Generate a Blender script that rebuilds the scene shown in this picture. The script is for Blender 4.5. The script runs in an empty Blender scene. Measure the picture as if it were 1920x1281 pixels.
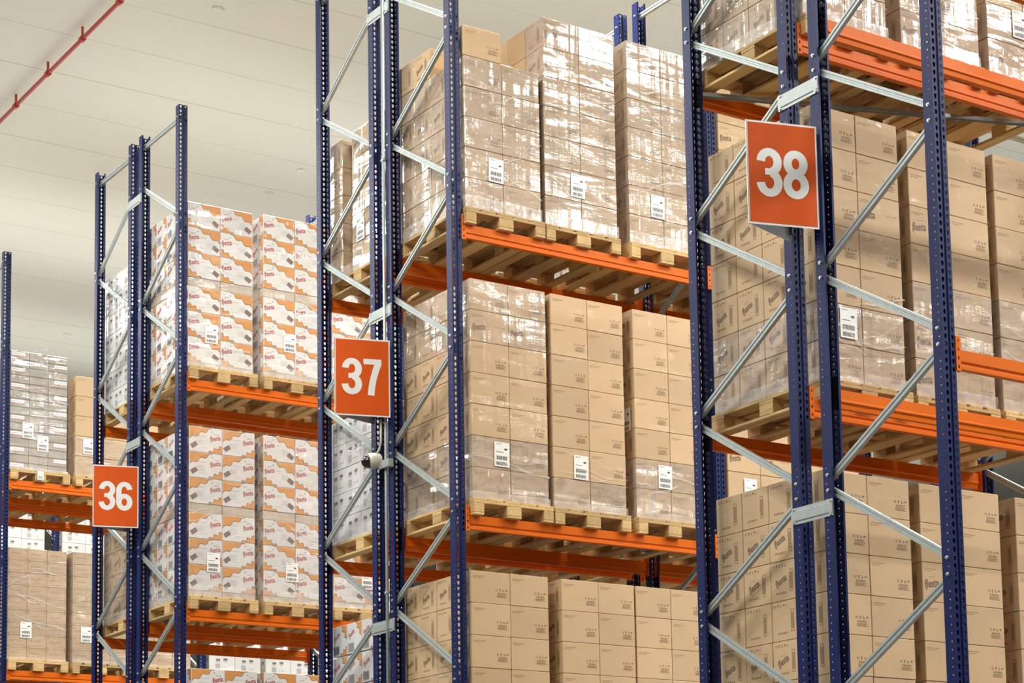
import bpy, bmesh, math, random
from mathutils import Vector, Matrix, Quaternion
random.seed(11)
S = bpy.context.scene
COL = S.collection
# ------------------------------------------------------------------ camera
W_PX = 1920.0
YAW, PITCH, ROLL, FPX = 0.97386, 0.11596, -0.01886, 3800.15
SX, SY = 78.02, 653.47
FLOOR = 7.925                                   # height of the survey origin above the floor
cam = bpy.data.cameras.new('camera'); co = bpy.data.objects.new('camera', cam); COL.objects.link(co)
fw = Vector((math.cos(YAW)*math.cos(PITCH), math.sin(YAW)*math.cos(PITCH), math.sin(PITCH)))
rt = Vector((math.sin(YAW), -math.cos(YAW), 0)); up = rt.cross(fw)
c_, s_ = math.cos(ROLL), math.sin(ROLL)
rt, up = c_*rt + s_*up, -s_*rt + c_*up
m = Matrix((rt, up, -fw)).transposed().to_4x4(); m.translation = Vector((-8.6079, -8.4870, FLOOR-6.3285))
co.matrix_world = m
cam.sensor_width = 36; cam.lens = FPX/W_PX*36; cam.shift_x = -SX/W_PX; cam.shift_y = SY/W_PX
cam.clip_start = 0.1; cam.clip_end = 300
S.camera = co
# ------------------------------------------------------------------ world, light, exposure
S.view_settings.view_transform = 'Standard'; S.view_settings.look = 'None'
S.view_settings.gamma = 1.0; S.view_settings.exposure = -0.08; S.view_settings.use_curve_mapping = False
wd = bpy.data.worlds.new('world'); S.world = wd; wd.use_nodes = True
wd.node_tree.nodes['Background'].inputs[0].default_value = (1.0, 0.96, 0.88, 1)
wd.node_tree.nodes['Background'].inputs[1].default_value = 0.15
S.cycles.diffuse_bounces = 6; S.cycles.glossy_bounces = 3; S.cycles.transparent_max_bounces = 12
S.cycles.max_bounces = 8; S.cycles.sample_clamp_indirect = 6
CEIL = 12.425
def area(name, x, y, z, sx, sy, watts, rot=(0, 0, 0), col=(1.0, 0.98, 0.925)):
    l = bpy.data.lights.new(name, 'AREA'); l.shape = 'RECTANGLE'; l.size = sx; l.size_y = sy
    l.energy = watts; l.color = col
    o = bpy.data.objects.new(name, l); COL.objects.link(o); o.location = (x, y, z); o.rotation_euler = rot
    return o
LAMP_Z = 11.9
for ya, p in ((-10.1, 300), (-4.46, 420), (1.17, 285), (6.79, 250), (12.4, 290), (18.0, 290), (23.7, 290)):
    for k in range(1, 6):
        area('high_bay_light', -1.2+3.1*k, ya, LAMP_Z, 1.5, 0.45, p).data.spread = 2.8
for x, p in ((-4.2, 420), (-9.0, 230), (-15.0, 150)):
    for y in (4.0, 10.0, 16.0, 22.0):
        area('open_floor_fill_light', x, y, LAMP_Z, 0.45, 1.8, p)  # unseen; nearest row follows the brace shadows, farther rows added as fill
for y, p in ((-2.0, 520), (1.0, 480)):
    area('open_floor_fill_light', -9.0, y, LAMP_Z, 0.45, 1.8, p)  # unseen fill added to brighten the end faces of row 38
for x, y, p in ((-3.0, 8.0, 390), (-10.5, 8.0, 390)):
    area('ceiling_fill_light', x, y, LAMP_Z-1.2, 7.0, 40.0, p, (math.pi, 0, 0))  # unseen upward fill panels, added only to brighten the ceiling
for ya, p in ((3.95, 150), (9.6, 150), (15.2, 230), (20.9, 300), (26.5, 300)):
    area('ceiling_fill_light', 12.5, ya, LAMP_Z-1.2, 26.0, 3.2, p, (math.pi, 0, 0))  # same added ceiling fill, one unseen panel along each aisle

# ------------------------------------------------------------------ plan
DP, SPI, W1, W2 = 1.0206, 0.3048, 5.6182, 11.2452
ROWY = {38: 0.0, 37: W1, 36: W2, 35: W2 + 5.627, 34: W2 + 2*5.627}
LV = {1: 7.5, 0: 5.0, -1: 2.5}
BAY = 2.78
TOP = 10.545
UPR_Y = {3: 0.0, 2: DP, 1: DP + SPI, 0: 2*DP + SPI}

# ------------------------------------------------------------------ materials
def new_mat(name):
    m = bpy.data.materials.new(name); m.use_nodes = True
    return m, m.node_tree, m.node_tree.nodes['Principled BSDF']
def N(t, typ, **kw):
    n = t.nodes.new(typ)
    for k, v in kw.items(): setattr(n, k, v)
    return n
def noise(t, vec, scale, detail=3, rough=0.5, dist=0.0):
    n = N(t, 'ShaderNodeTexNoise'); n.inputs['Scale'].default_value = scale
    n.inputs['Detail'].default_value = detail; n.inputs['Roughness'].default_value = rough
    n.inputs['Distortion'].default_value = dist
    t.links.new(vec, n.inputs['Vector']); return n.outputs['Fac']
def ramp(t, fac, a, b, ca=(0, 0, 0, 1), cb=(1, 1, 1, 1)):
    r = N(t, 'ShaderNodeValToRGB'); r.color_ramp.elements[0].position = a; r.color_ramp.elements[1].position = b
    r.color_ramp.elements[0].color = ca; r.color_ramp.elements[1].color = cb
    t.links.new(fac, r.inputs[0]); return r.outputs[0]
def mixc(t, fac, a, b, mode='MIX'):
    n = N(t, 'ShaderNodeMix', data_type='RGBA', blend_type=mode)
    for sock, v in ((n.inputs[0], fac), (n.inputs[6], a), (n.inputs[7], b)):
        if hasattr(v, 'is_linked'): t.links.new(v, sock)
        else: sock.default_value = v
    return n.outputs[2]
def math_(t, op, a, b=0.0, clamp=False):
    n = N(t, 'ShaderNodeMath', operation=op); n.use_clamp = clamp
    for sock, v in ((n.inputs[0], a), (n.inputs[1], b)):
        if hasattr(v, 'is_linked'): t.links.new(v, sock)
        else: sock.default_value = v
    return n.outputs[0]
def scaled_pos(t, sc, obj=False):
    mp = N(t, 'ShaderNodeMapping'); mp.inputs['Scale'].default_value = sc
    if obj: src = N(t, 'ShaderNodeTexCoord').outputs['Object']
    else: src = N(t, 'ShaderNodeNewGeometry').outputs['Position']
    t.links.new(src, mp.inputs['Vector']); return mp.outputs[0]
def bump(t, p, h, strength, dist=0.01, sock='Normal'):
    b = N(t, 'ShaderNodeBump'); b.inputs['Strength'].default_value = strength; b.inputs['Distance'].default_value = dist
    t.links.new(h, b.inputs['Height']); t.links.new(b.outputs[0], p.inputs[sock])
def rgba(c): return (c[0], c[1], c[2], 1)

def plain(name, col, rough=0.5, metal=0.0, coat=0.0, var=0.12, vs=(6, 6, 6)):
    m, t, p = new_mat(name)
    f = noise(t, scaled_pos(t, vs), 1.0, 4)
    dark = tuple(c*(1-var) for c in col)
    t.links.new(mixc(t, f, rgba(dark), rgba(tuple(min(1, c*(1+var)) for c in col))), p.inputs['Base Color'])
    p.inputs['Roughness'].default_value = rough; p.inputs['Metallic'].default_value = metal
    p.inputs['Coat Weight'].default_value = coat; p.inputs['Coat Roughness'].default_value = 0.2
    return m

def wrapped(name, col, mottled=0.05, base_rough=0.75, film=((0.17, 0.155, 0.16), (0.42, 0.40, 0.415))):
    """Printed board; where the object's colour says so a clinging stretch film lies over it (milky streaks and a wrinkled gloss)."""
    m, t, p = new_mat(name)
    oi = N(t, 'ShaderNodeObjectInfo')
    sep = N(t, 'ShaderNodeSeparateColor'); t.links.new(oi.outputs['Color'], sep.inputs[0])
    haze, gloss = sep.outputs[0], sep.outputs[1]
    big = noise(t, scaled_pos(t, (5, 5, 5)), 1.0, 3)
    rnd = oi.outputs['Random']
    k = math_(t, 'ADD', math_(t, 'MULTIPLY', math_(t, 'SUBTRACT', rnd, 0.5), 0.16), math_(t, 'MULTIPLY', math_(t, 'SUBTRACT', big, 0.5), 2*mottled))
    hsv = N(t, 'ShaderNodeHueSaturation'); hsv.inputs['Color'].default_value = rgba(col)
    t.links.new(math_(t, 'ADD', k, 1.0), hsv.inputs['Value'])
    # film: streaks along the wrap direction and vertical pull lines
    h = noise(t, scaled_pos(t, (2.2, 2.2, 34)), 1.0, 4, 0.6, 0.6)
    v = noise(t, scaled_pos(t, (22, 22, 1.1)), 1.0, 3, 0.6, 0.4)
    st = ramp(t, math_(t, 'MAXIMUM', h, v), 0.53, 0.74)
    fac = math_(t, 'MULTIPLY', haze, math_(t, 'ADD', 0.42, math_(t, 'MULTIPLY', st, 0.55)), True)
    t.links.new(mixc(t, fac, hsv.outputs[0], mixc(t, ramp(t, noise(t, scaled_pos(t, (4.5, 4.5, 9)), 1.0, 4, 0.65, 0.8), 0.36, 0.66), rgba(film[0]), rgba(film[1]))), p.inputs['Base Color'])
    p.inputs['Roughness'].default_value = base_rough
    t.links.new(gloss, p.inputs['Coat Weight'])
    p.inputs['Coat Roughness'].default_value = 0.10; p.inputs['Coat IOR'].default_value = 1.95
    w = noise(t, scaled_pos(t, (6, 6, 30)), 1.0, 3, 0.5, 0.8)
    bulge = math_(t, 'ADD', noise(t, scaled_pos(t, (1.1, 1.1, 4.6)), 1.0, 1, 0.5, 0.4), math_(t, 'MULTIPLY', noise(t, scaled_pos(t, (9, 9, 0.9)), 1.0, 1, 0.5, 0.3), 0.30))
    hgt = math_(t, 'ADD', math_(t, 'ADD', math_(t, 'MULTIPLY', w, 0.045), math_(t, 'MULTIPLY', v, 0.05)), math_(t, 'MULTIPLY', bulge, 0.9))
    bump(t, p, hgt, 1.0, 0.03, 'Coat Normal')
    return m

M = {}
M['blue'] = plain('blue_painted_steel', (0.0095, 0.0175, 0.086), 0.42, 0.0, 0.0)
M['blue'].node_tree.nodes['Principled BSDF'].inputs['Specular IOR Level'].default_value = 0.2
M['orange'] = plain('orange_painted_steel', (0.70, 0.142, 0.010), 0.36, 0.0, 0.0, 0.06)
M['orange'].node_tree.nodes['Principled BSDF'].inputs['Specular IOR Level'].default_value = 0.14
M['galv'] = plain('galvanised_steel', (0.40, 0.445, 0.44), 0.45, 0.35, 0, 0.16, (20, 20, 20))
M['bolt'] = plain('zinc_bolt', (0.75, 0.75, 0.73), 0.3, 0.7, 0, 0.05)
M['brown'] = wrapped('brown_board', (0.555, 0.388, 0.222))
M['brown_print'] = wrapped('brown_board_print', (0.26, 0.165, 0.085))
M['brown_logo'] = wrapped('brown_board_logo', (0.17, 0.105, 0.058))
M['white'] = wrapped('white_board', (0.66, 0.655, 0.64), film=((0.50, 0.485, 0.47), (0.80, 0.79, 0.78)))
M['w_orange'] = wrapped('printed_orange', (0.60, 0.25, 0.055), film=((0.62, 0.40, 0.24), (0.74, 0.60, 0.48)))
M['w_edge'] = wrapped('printed_outline', (0.16, 0.11, 0.07))
M['w_red'] = wrapped('printed_red', (0.36, 0.03, 0.055), film=((0.50, 0.485, 0.47), (0.80, 0.79, 0.78)))
M['w_choc'] = wrapped('printed_brown', (0.20, 0.13, 0.11))
M['w_grey'] = wrapped('printed_grey', (0.33, 0.34, 0.37), film=((0.50, 0.485, 0.47), (0.80, 0.79, 0.78)))
M['w_green'] = wrapped('printed_green', (0.22, 0.27, 0.18))
M['grey'] = wrapped('greyish_board', (0.40, 0.355, 0.29))
M['grey_edge'] = wrapped('greyish_board_edge', (0.18, 0.15, 0.12))
M['tan'] = wrapped('tan_board', (0.53, 0.385, 0.235))
M['tray'] = wrapped('tray_board', (0.46, 0.37, 0.27), film=((0.50, 0.485, 0.47), (0.80, 0.79, 0.78)))
M['label'] = plain('label_paper', (0.84, 0.84, 0.82), 0.5, 0, 0, 0.02)
M['ink'] = plain('label_ink', (0.035, 0.035, 0.04), 0.5, 0, 0, 0.02)
M['sign'] = plain('sign_orange', (0.66, 0.098, 0.014), 0.36, 0, 0.0, 0.04, (2, 2, 2))
M['sign'].node_tree.nodes['Principled BSDF'].inputs['Specular IOR Level'].default_value = 0.12
M['sign_white'] = plain('sign_white', (0.86, 0.86, 0.84), 0.32, 0, 0.4, 0.02)
M['sign_edge'] = plain('sign_back', (0.15, 0.165, 0.18), 0.5, 0, 0, 0.05)
M['beige'] = plain('beige_plastic', (0.62, 0.60, 0.48), 0.35, 0, 0.2, 0.03)
M['black'] = plain('black_plastic', (0.012, 0.012, 0.014), 0.22, 0, 0.3, 0.02)
M['red'] = plain('red_painted_pipe', (0.47, 0.035, 0.028), 0.4, 0, 0.2, 0.06)
M['floor'] = plain('polished_concrete', (0.11, 0.107, 0.10), 0.28, 0, 0, 0.06, (0.6, 0.6, 0.6))
M['wall'] = plain('white_wall_panel', (0.60, 0.59, 0.54), 0.5, 0, 0, 0.03, (0.5, 0.5, 0.5))
M['lampbody'] = plain('lamp_housing', (0.8, 0.8, 0.78), 0.4, 0, 0, 0.02)

def wood(name, a, b):
    m, t, p = new_mat(name)
    oi = N(t, 'ShaderNodeObjectInfo')
    g = noise(t, scaled_pos(t, (60, 2.5, 60)), 1.0, 5, 0.6, 1.0)
    g2 = noise(t, scaled_pos(t, (7, 2.0, 9)), 1.0, 3)
    c = mixc(t, ramp(t, g, 0.3, 0.75), rgba(a), rgba(b))
    c = mixc(t, math_(t, 'MULTIPLY', ramp(t, g2, 0.45, 0.8), 0.5), c, rgba(tuple(x*0.62 for x in a)))
    hsv = N(t, 'ShaderNodeHueSaturation'); t.links.new(c, hsv.inputs['Color'])
    t.links.new(math_(t, 'ADD', math_(t, 'MULTIPLY', oi.outputs['Random'], 0.45), 0.78), hsv.inputs['Value'])
    t.links.new(hsv.outputs[0], p.inputs['Base Color']); p.inputs['Roughness'].default_value = 0.8
    bump(t, p, g, 0.25, 0.004)
    return m
M['wood'] = wood('pallet_wood', (0.47, 0.30, 0.125), (0.69, 0.50, 0.235))

def ceiling_mat():
    m, t, p = new_mat('white_ceiling_panels')
    pos = N(t, 'ShaderNodeNewGeometry').outputs['Position']
    sp = N(t, 'ShaderNodeSeparateXYZ'); t.links.new(pos, sp.inputs[0])
    f = math_(t, 'FRACT', math_(t, 'DIVIDE', math_(t, 'SUBTRACT', sp.outputs[1], 12.985 - 1.13*40), 1.13))
    d = math_(t, 'ABSOLUTE', math_(t, 'SUBTRACT', f, 0.5))
    seam = math_(t, 'GREATER_THAN', d, 0.4935)
    brk = ramp(t, noise(t, scaled_pos(t, (0.22, 0.9, 1)), 1.0, 2), 0.35, 0.6)
    n1 = noise(t, scaled_pos(t, (0.5, 0.9, 1)), 1.0, 3)
    base = mixc(t, n1, (0.735, 0.735, 0.645, 1), (0.79, 0.79, 0.71, 1))
    t.links.new(mixc(t, math_(t, 'MULTIPLY', seam, math_(t, 'ADD', 0.25, math_(t, 'MULTIPLY', brk, 0.45))), base, (0.30, 0.28, 0.24, 1)), p.inputs['Base Color'])
    p.inputs['Roughness'].default_value = 0.45
    return m
M['ceiling'] = ceiling_mat()

def film_mat():
    m, t, p = new_mat('clear_stretch_film')
    p.inputs['Base Color'].default_value = (0.86, 0.85, 0.84, 1); p.inputs['Roughness'].default_value = 0.16
    p.inputs['Specular IOR Level'].default_value = 0.8
    w = noise(t, scaled_pos(t, (14, 14, 30)), 1.0, 4, 0.6, 1.0)
    bump(t, p, w, 0.12, 0.01)
    tr = N(t, 'ShaderNodeBsdfTransparent'); mx = N(t, 'ShaderNodeMixShader')
    t.links.new(ramp(t, noise(t, scaled_pos(t, (9, 9, 12)), 1.0, 3, 0.6), 0.3, 0.75, (0.06, 0.06, 0.06, 1), (0.48, 0.48, 0.48, 1)), mx.inputs[0])
    t.links.new(tr.outputs[0], mx.inputs[1]); t.links.new(p.outputs[0], mx.inputs[2])
    t.links.new(mx.outputs[0], t.nodes['Material Output'].inputs[0])
    return m
M['film'] = film_mat()

# ------------------------------------------------------------------ mesh helpers
class MB:
    def __init__(s): s.v = []; s.f = []; s.m = []; s.mats = []
    def mi(s, mat):
        if mat not in s.mats: s.mats.append(mat)
        return s.mats.index(mat)
    def poly(s, pts, mat):
        b = len(s.v); s.v += [tuple(p) for p in pts]; s.f.append(tuple(range(b, b+len(pts)))); s.m.append(s.mi(mat))
    def faces(s, vs, fs, mat):
        b = len(s.v); s.v += [tuple(p) for p in vs]; k = s.mi(mat)
        for f in fs: s.f.append(tuple(b+i for i in f)); s.m.append(k)
    def box(s, x0, x1, y0, y1, z0, z1, mat, ch=0.0):
        if ch <= 0:
            vs = [(x, y, z) for z in (z0, z1) for y in (y0, y1) for x in (x0, x1)]
            s.faces(vs, [(0, 2, 3, 1), (4, 5, 7, 6), (0, 1, 5, 4), (2, 6, 7, 3), (0, 4, 6, 2), (1, 3, 7, 5)], mat); return
        bm = bmesh.new(); bmesh.ops.create_cube(bm, size=1.0)
        for v in bm.verts:
            v.co = Vector(((x0+x1)/2 + v.co.x*(x1-x0), (y0+y1)/2 + v.co.y*(y1-y0), (z0+z1)/2 + v.co.z*(z1-z0)))
        bmesh.ops.bevel(bm, geom=bm.edges[:], offset=ch, segments=1, affect='EDGES')
        bm.verts.index_update()
        s.faces([v.co[:] for v in bm.verts], [[v.index for v in f.verts] for f in bm.faces], mat); bm.free()
    def prism(s, prof, to3, l0, l1, mat):
        n = len(prof); a = [to3(p, l0) for p in prof]; b = [to3(p, l1) for p in prof]
        s.faces(a+b, [(i, (i+1) % n, n+(i+1) % n, n+i) for i in range(n)] + [tuple(range(n))[::-1], tuple(range(n, 2*n))], mat)
    def tube(s, pts, r, mat, seg=10, cap=True):
        pts = [Vector(p) for p in pts]; rings = []; ref = None
        for i, p in enumerate(pts):
            d = (pts[min(i+1, len(pts)-1)] - pts[max(i-1, 0)]).normalized()
            if ref is None: ref = d.orthogonal().normalized()
            ref = (ref - d*ref.dot(d)).normalized(); q = d.cross(ref)
            rr = r[i] if isinstance(r, (list, tuple)) else r
            rings.append([p + rr*(math.cos(2*math.pi*k/seg)*ref + math.sin(2*math.pi*k/seg)*q) for k in range(seg)])
        vs = [v for g in rings for v in g]; fs = []
        for i in range(len(rings)-1):
            for k in range(seg):
                fs.append((i*seg+k, i*seg+(k+1) % seg, (i+1)*seg+(k+1) % seg, (i+1)*seg+k))
        if cap: fs += [tuple(range(seg))[::-1], tuple((len(rings)-1)*seg+k for k in range(seg))]
        s.faces(vs, fs, mat)
    def mesh(s, name, smooth=False):
        me = bpy.data.meshes.new(name); me.from_pydata(s.v, [], s.f)
        for k in s.mats: me.materials.append(M[k])
        me.polygons.foreach_set('material_index', s.m)
        if smooth: me.polygons.foreach_set('use_smooth', [True]*len(me.polygons))
        me.update(); return me
def link(name, data, parent=None, loc=(0, 0, 0), rot=(0, 0, 0)):
    o = bpy.data.objects.new(name, data); COL.objects.link(o)
    if parent: o.parent = parent
    o.location = loc; o.rotation_euler = rot
    return o
def tag(o, label, cat, group=None):
    o['label'] = label; o['category'] = cat
    if group: o['group'] = group
    return o
def dup(root, name=None):
    r = root.copy(); COL.objects.link(r)
    for ch in root.children:
        c = ch.copy(); COL.objects.link(c); c.parent = r
        for g in ch.children:
            d = g.copy(); COL.objects.link(d); d.parent = c
    return r

def text_tris(txt, bold=0.012):
    cu = bpy.data.curves.new('txt', 'FONT'); cu.body = txt; cu.size = 1.0; cu.offset = bold; cu.resolution_u = 2
    o = bpy.data.objects.new('txt', cu); COL.objects.link(o)
    dg = bpy.context.evaluated_depsgraph_get(); dg.update()
    me = o.evaluated_get(dg).to_mesh()
    vs = [(v.co.x, v.co.y) for v in me.vertices]; fs = [tuple(p.vertices) for p in me.polygons]
    o.evaluated_get(dg).to_mesh_clear(); bpy.data.objects.remove(o); bpy.data.curves.remove(cu)
    x0 = min(v[0] for v in vs); x1 = max(v[0] for v in vs); y0 = min(v[1] for v in vs); y1 = max(v[1] for v in vs)
    k = 1/(x1-x0)
    return [((x-x0)*k-0.5, (y-(y0+y1)/2)*k) for x, y in vs], fs
LOGO = text_tris('fiesta', 0.028)

# ------------------------------------------------------------------ setting
def structure(name, mb):
    o = link(name, mb.mesh(name)); o['kind'] = 'structure'; return o
mb = MB(); mb.box(-32, 42, -26, 46, -0.3, 0.0, 'floor'); structure('floor', mb)
mb = MB(); mb.box(-32, 42, -26, 46, CEIL, CEIL+0.2, 'ceiling'); structure('ceiling', mb)
for nm, b in (('wall_north', (-32, 42, 46, 46.3)), ('wall_south', (-32, 42, -26.3, -26)), ('wall_east', (42, 42.3, -26, 46)), ('wall_west', (-32.3, -32, -26, 46))):
    mb = MB(); mb.box(b[0], b[1], b[2], b[3], 0, CEIL, 'wall'); structure(nm, mb)

# ------------------------------------------------------------------ uprights
def cells(mb, to3, w0, w1, z0, n, pitch, holes, mat):
    """a sheet n pitches tall pierced by one column of holes; to3(w, z) -> point"""
    wm = (w0+w1)/2
    for i in range(n):
        za = z0+i*pitch; zb = za+pitch; zm = (za+zb)/2
        out = [(w1, zm), (w1, zb), (wm, zb), (w0, zb), (w0, zm), (w0, za), (wm, za), (w1, za)]
        inn = [(holes[k][0], zm+holes[k][1]) for k in range(8)]
        mb.faces([to3(*p) for p in out] + [to3(*p) for p in inn], [(k, (k+1) % 8, 8+(k+1) % 8, 8+k) for k in range(8)], mat)
def tear(cx):
    return [(cx+0.0105, 0.004), (cx+0.009, 0.0125), (cx, 0.0165), (cx-0.009, 0.0125), (cx-0.0105, 0.004), (cx-0.005, -0.0145), (cx, -0.0175), (cx+0.005, -0.0145)]
def rnd_hole(cy, r=0.0042):
    return [(cy+r*math.cos(a*math.pi/4), r*math.sin(a*math.pi/4)) for a in range(8)]
def upright_mesh(sgn):
    """front sheet at y=0, flanges towards +y (times sgn)"""
    mb = MB(); P = 0.05; zt = TOP; zlow = 2.45; n = int(round((zt-zlow)/P)); zlow = zt-n*P
    Y = lambda y: sgn*y
    cells(mb, lambda w, z: (w, Y(0), z), 0.0, 0.038, zlow, n, P, tear(0.021), 'blue')
    cells(mb, lambda w, z: (w, Y(0), z), 0.062, 0.1, zlow, n, P, tear(0.079), 'blue')
    cells(mb, lambda w, z: (0.0, Y(w), z), 0.0, 0.085, zlow, n, P, rnd_hole(0.03), 'blue')
    cells(mb, lambda w, z: (0.1, Y(w), z), 0.0, 0.085, zlow, n, P, rnd_hole(0.03), 'blue')
    strips = [((0.038, 0), (0.043, 0.009)), ((0.043, 0.009), (0.057, 0.009)), ((0.057, 0.009), (0.062, 0)),
              ((0, 0.085), (0.016, 0.085)), ((0.016, 0.085), (0.016, 0.077)), ((0.084, 0.085), (0.1, 0.085)), ((0.084, 0.077), (0.084, 0.085))]
    for (a, b) in strips:
        mb.poly([(a[0], Y(a[1]), 0.01), (b[0], Y(b[1]), 0.01), (b[0], Y(b[1]), zt), (a[0], Y(a[1]), zt)], 'blue')
    for (a, b) in (((0, 0), (0.038, 0)), ((0.062, 0), (0.1, 0)), ((0, 0), (0, 0.085)), ((0.1, 0), (0.1, 0.085))):
        mb.poly([(a[0], Y(a[1]), 0.01), (b[0], Y(b[1]), 0.01), (b[0], Y(b[1]), zlow), (a[0], Y(a[1]), zlow)], 'blue')
    mb.box(-0.02, 0.12, min(Y(-0.02), Y(0.105)), max(Y(-0.02), Y(0.105)), 0.0, 0.01, 'blue')
    return mb.mesh('upright')
UP_A, UP_B = upright_mesh(1), upright_mesh(-1)
mb = MB()
mb.tube([(0.0, 0, 0), (-0.003, 0, 0)], 0.012, 'bolt', 12); mb.tube([(-0.003, 0, 0), (-0.011, 0, 0)], 0.0085, 'bolt', 6)
BOLT = mb.mesh('bolt')
BRACE_CACHE = {}
def brace_mesh(dy, dz, w=0.046):
    key = (round(dy, 3), round(dz, 3))
    if key in BRACE_CACHE: return BRACE_CACHE[key]
    mb = MB(); L = math.hypot(dy, dz); uy, uz = dy/L, dz/L; h = w/2; t = 0.003
    prof = [(-h, 0.03), (-h, 0), (-h*0.35, 0), (-h*0.22, 0.006), (h*0.22, 0.006), (h*0.35, 0), (h, 0), (h, 0.03), (h-t, 0.03), (h-t, t), (h*0.35, t), (h*0.22, t+0.006), (-h*0.22, t+0.006), (-h*0.35, t), (-h+t, t), (-h+t, 0.03)]
    to3 = lambda p, l: (p[1], uy*l - uz*p[0], uz*l + uy*p[0])
    mb.prism(prof, to3, -0.018, L+0.018, 'galv')
    BRACE_CACHE[key] = mb.mesh('diagonal_brace'); return BRACE_CACHE[key]
UC = 0.0425
def rack_frame(x, row, side, label):
    """side R: uprights 3 (aisle) and 2 (spine); L: uprights 1 (spine) and 0 (aisle)."""
    yb = ROWY[row]
    ya, ys = (yb, yb+DP) if side == 'R' else (yb+2*DP+SPI, yb+DP+SPI)      # aisle / spine bolt lines
    root = tag(link('rack_frame', None, None, (x, ya, 0)), label, 'rack upright frame', 'rack upright frames')
    d = ys-ya; s = 1 if d > 0 else -1
    link('upright', UP_A if s > 0 else UP_B, root, (0, -s*UC, 0))
    link('upright', UP_B if s > 0 else UP_A, root, (0, d+s*UC, 0))
    O = FLOOR
    def brace(y0, z0, y1, z1):
        link('diagonal_brace' if abs(z1-z0) > 0.01 else 'horizontal_brace', brace_mesh(y1-y0, z1-z0), root, (0.035, y0, z0))
        for y, z in ((y0, z0), (y1, z1)): link('bolt', BOLT, root, (0, y, z))
    brace(0, TOP-0.13, d, TOP-0.13)
    n = 1
    brace(d, O+1.4*1.5-0.1, 0, O+1.4)
    while O+1.4*n > 1.6:
        brace(0, O+1.4*n-0.1, d, O+1.4*(n-0.5)); brace(d, O+1.4*(n-0.5)-0.1, 0, O+1.4*(n-1)); n -= 1
    return root
END = {38: 'at sign 38', 37: 'at sign 37', 36: 'at sign 36', 35: 'beyond sign 36'}
for row in (38, 37, 36, 35):
    pos = {38: ('camera-side', 'far-side'), 37: ('camera-side', 'far-side'), 36: ('camera-side', 'far-side'), 35: ('camera-side', 'far-side')}[row]
    for side, w in (('R', pos[0]), ('L', pos[1])):
        rack_frame(0, row, side, f'blue {w} end frame with galvanised zigzag braces {END[row]}')
        rack_frame(BAY, row, side, f'blue {w} rack frame one bay behind the end frame {END[row]}')
rack_frame(2*BAY, 37, 'R', 'blue camera-side rack frame two bays behind the end frame at sign 37')
rack_frame(BAY, 34, 'R', 'blue rack frame farthest off, facing the aisle behind the row beyond sign 36')

# ------------------------------------------------------------------ beams
def beam_parts(s, length):
    """outer face towards -y (s=1) or +y (s=-1); origin at upright face line, top at z=0"""
    mb = MB()
    prof = [(0, 0), (0, -0.070), (0.009, -0.077), (0.009, -0.090), (0.001, -0.096), (0.001, -0.118), (0.040, -0.120), (0.043, -0.088), (0.054, -0.080), (0.054, -0.070), (0.050, -0.064), (0.050, 0)]
    mb.prism(prof, lambda p, l: (l, s*p[0], p[1]), 0.135, length-0.035, 'orange')
    bar = mb.mesh('rack_beam')
    def conn(flip):
        mb = MB(); f = -1 if flip else 1
        T = lambda w, z: (f*w, s*-0.004, z)
        hole = [(0.119+0.006*math.cos(a*math.pi/4), 0.012*math.sin(a*math.pi/4)) for a in range(8)]
        cells(mb, T, 0.101, 0.137, -0.135, 4, 0.054, hole, 'orange')
        mb.box(min(f*0.1, f*0.104), max(f*0.1, f*0.104), min(s*-0.004, s*0.06), max(s*-0.004, s*0.06), -0.135, 0.081, 'orange')
        mb.box(min(f*0.135, f*0.139), max(f*0.135, f*0.139), min(s*-0.004, s*0.03), max(s*-0.004, s*0.03), -0.135, 0.081, 'orange')
        return mb.mesh('end_connector')
    return bar, conn(False), conn(True)
BEAMS = {s: beam_parts(s, BAY) for s in (1, -1)}
LVN = {1: 'top', 0: 'middle', -1: 'lowest'}
ROWN = {38: 'the row of sign 38', 37: 'the row of sign 37', 36: 'the row of sign 36', 35: 'the row beyond sign 36', 34: 'the farthest row'}
def beam(row, u, lv, bay=0):
    yb = ROWY[row]; s = 1 if u in (3, 1) else -1
    y = yb+UPR_Y[u] - s*0.0425 - s*0.002
    face = {3: 'aisle-front', 2: 'inner spine', 1: 'far inner spine', 0: 'far aisle-side'}[u]
    b = 'first bay' if bay == 0 else 'second bay'
    bar, ca, cb = BEAMS[s]
    o = tag(link('rack_beam', bar, None, (bay*BAY, y, LV[lv])), f'orange {face} beam of the {LVN[lv]} level, {b} of {ROWN[row]}', 'rack beam', 'orange rack beams')
    link('end_connector', ca, o); link('end_connector', cb, o, (BAY+0.1, 0, 0))
for row in (38, 37, 36, 35):
    for lv in (1, 0, -1):
        if row == 35 and lv == -1: continue
        for u in (3, 2, 1, 0):
            if row == 38 and u == 3 and lv == -1: pass
            beam(row, u, lv)
for lv in (1, 0, -1):
    beam(37, 3, lv, 1); beam(37, 2, lv, 1)
beam(34, 3, 1, 0); beam(34, 3, 1, 1); beam(34, 2, 1, 0); beam(34, 2, 1, 1)

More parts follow.
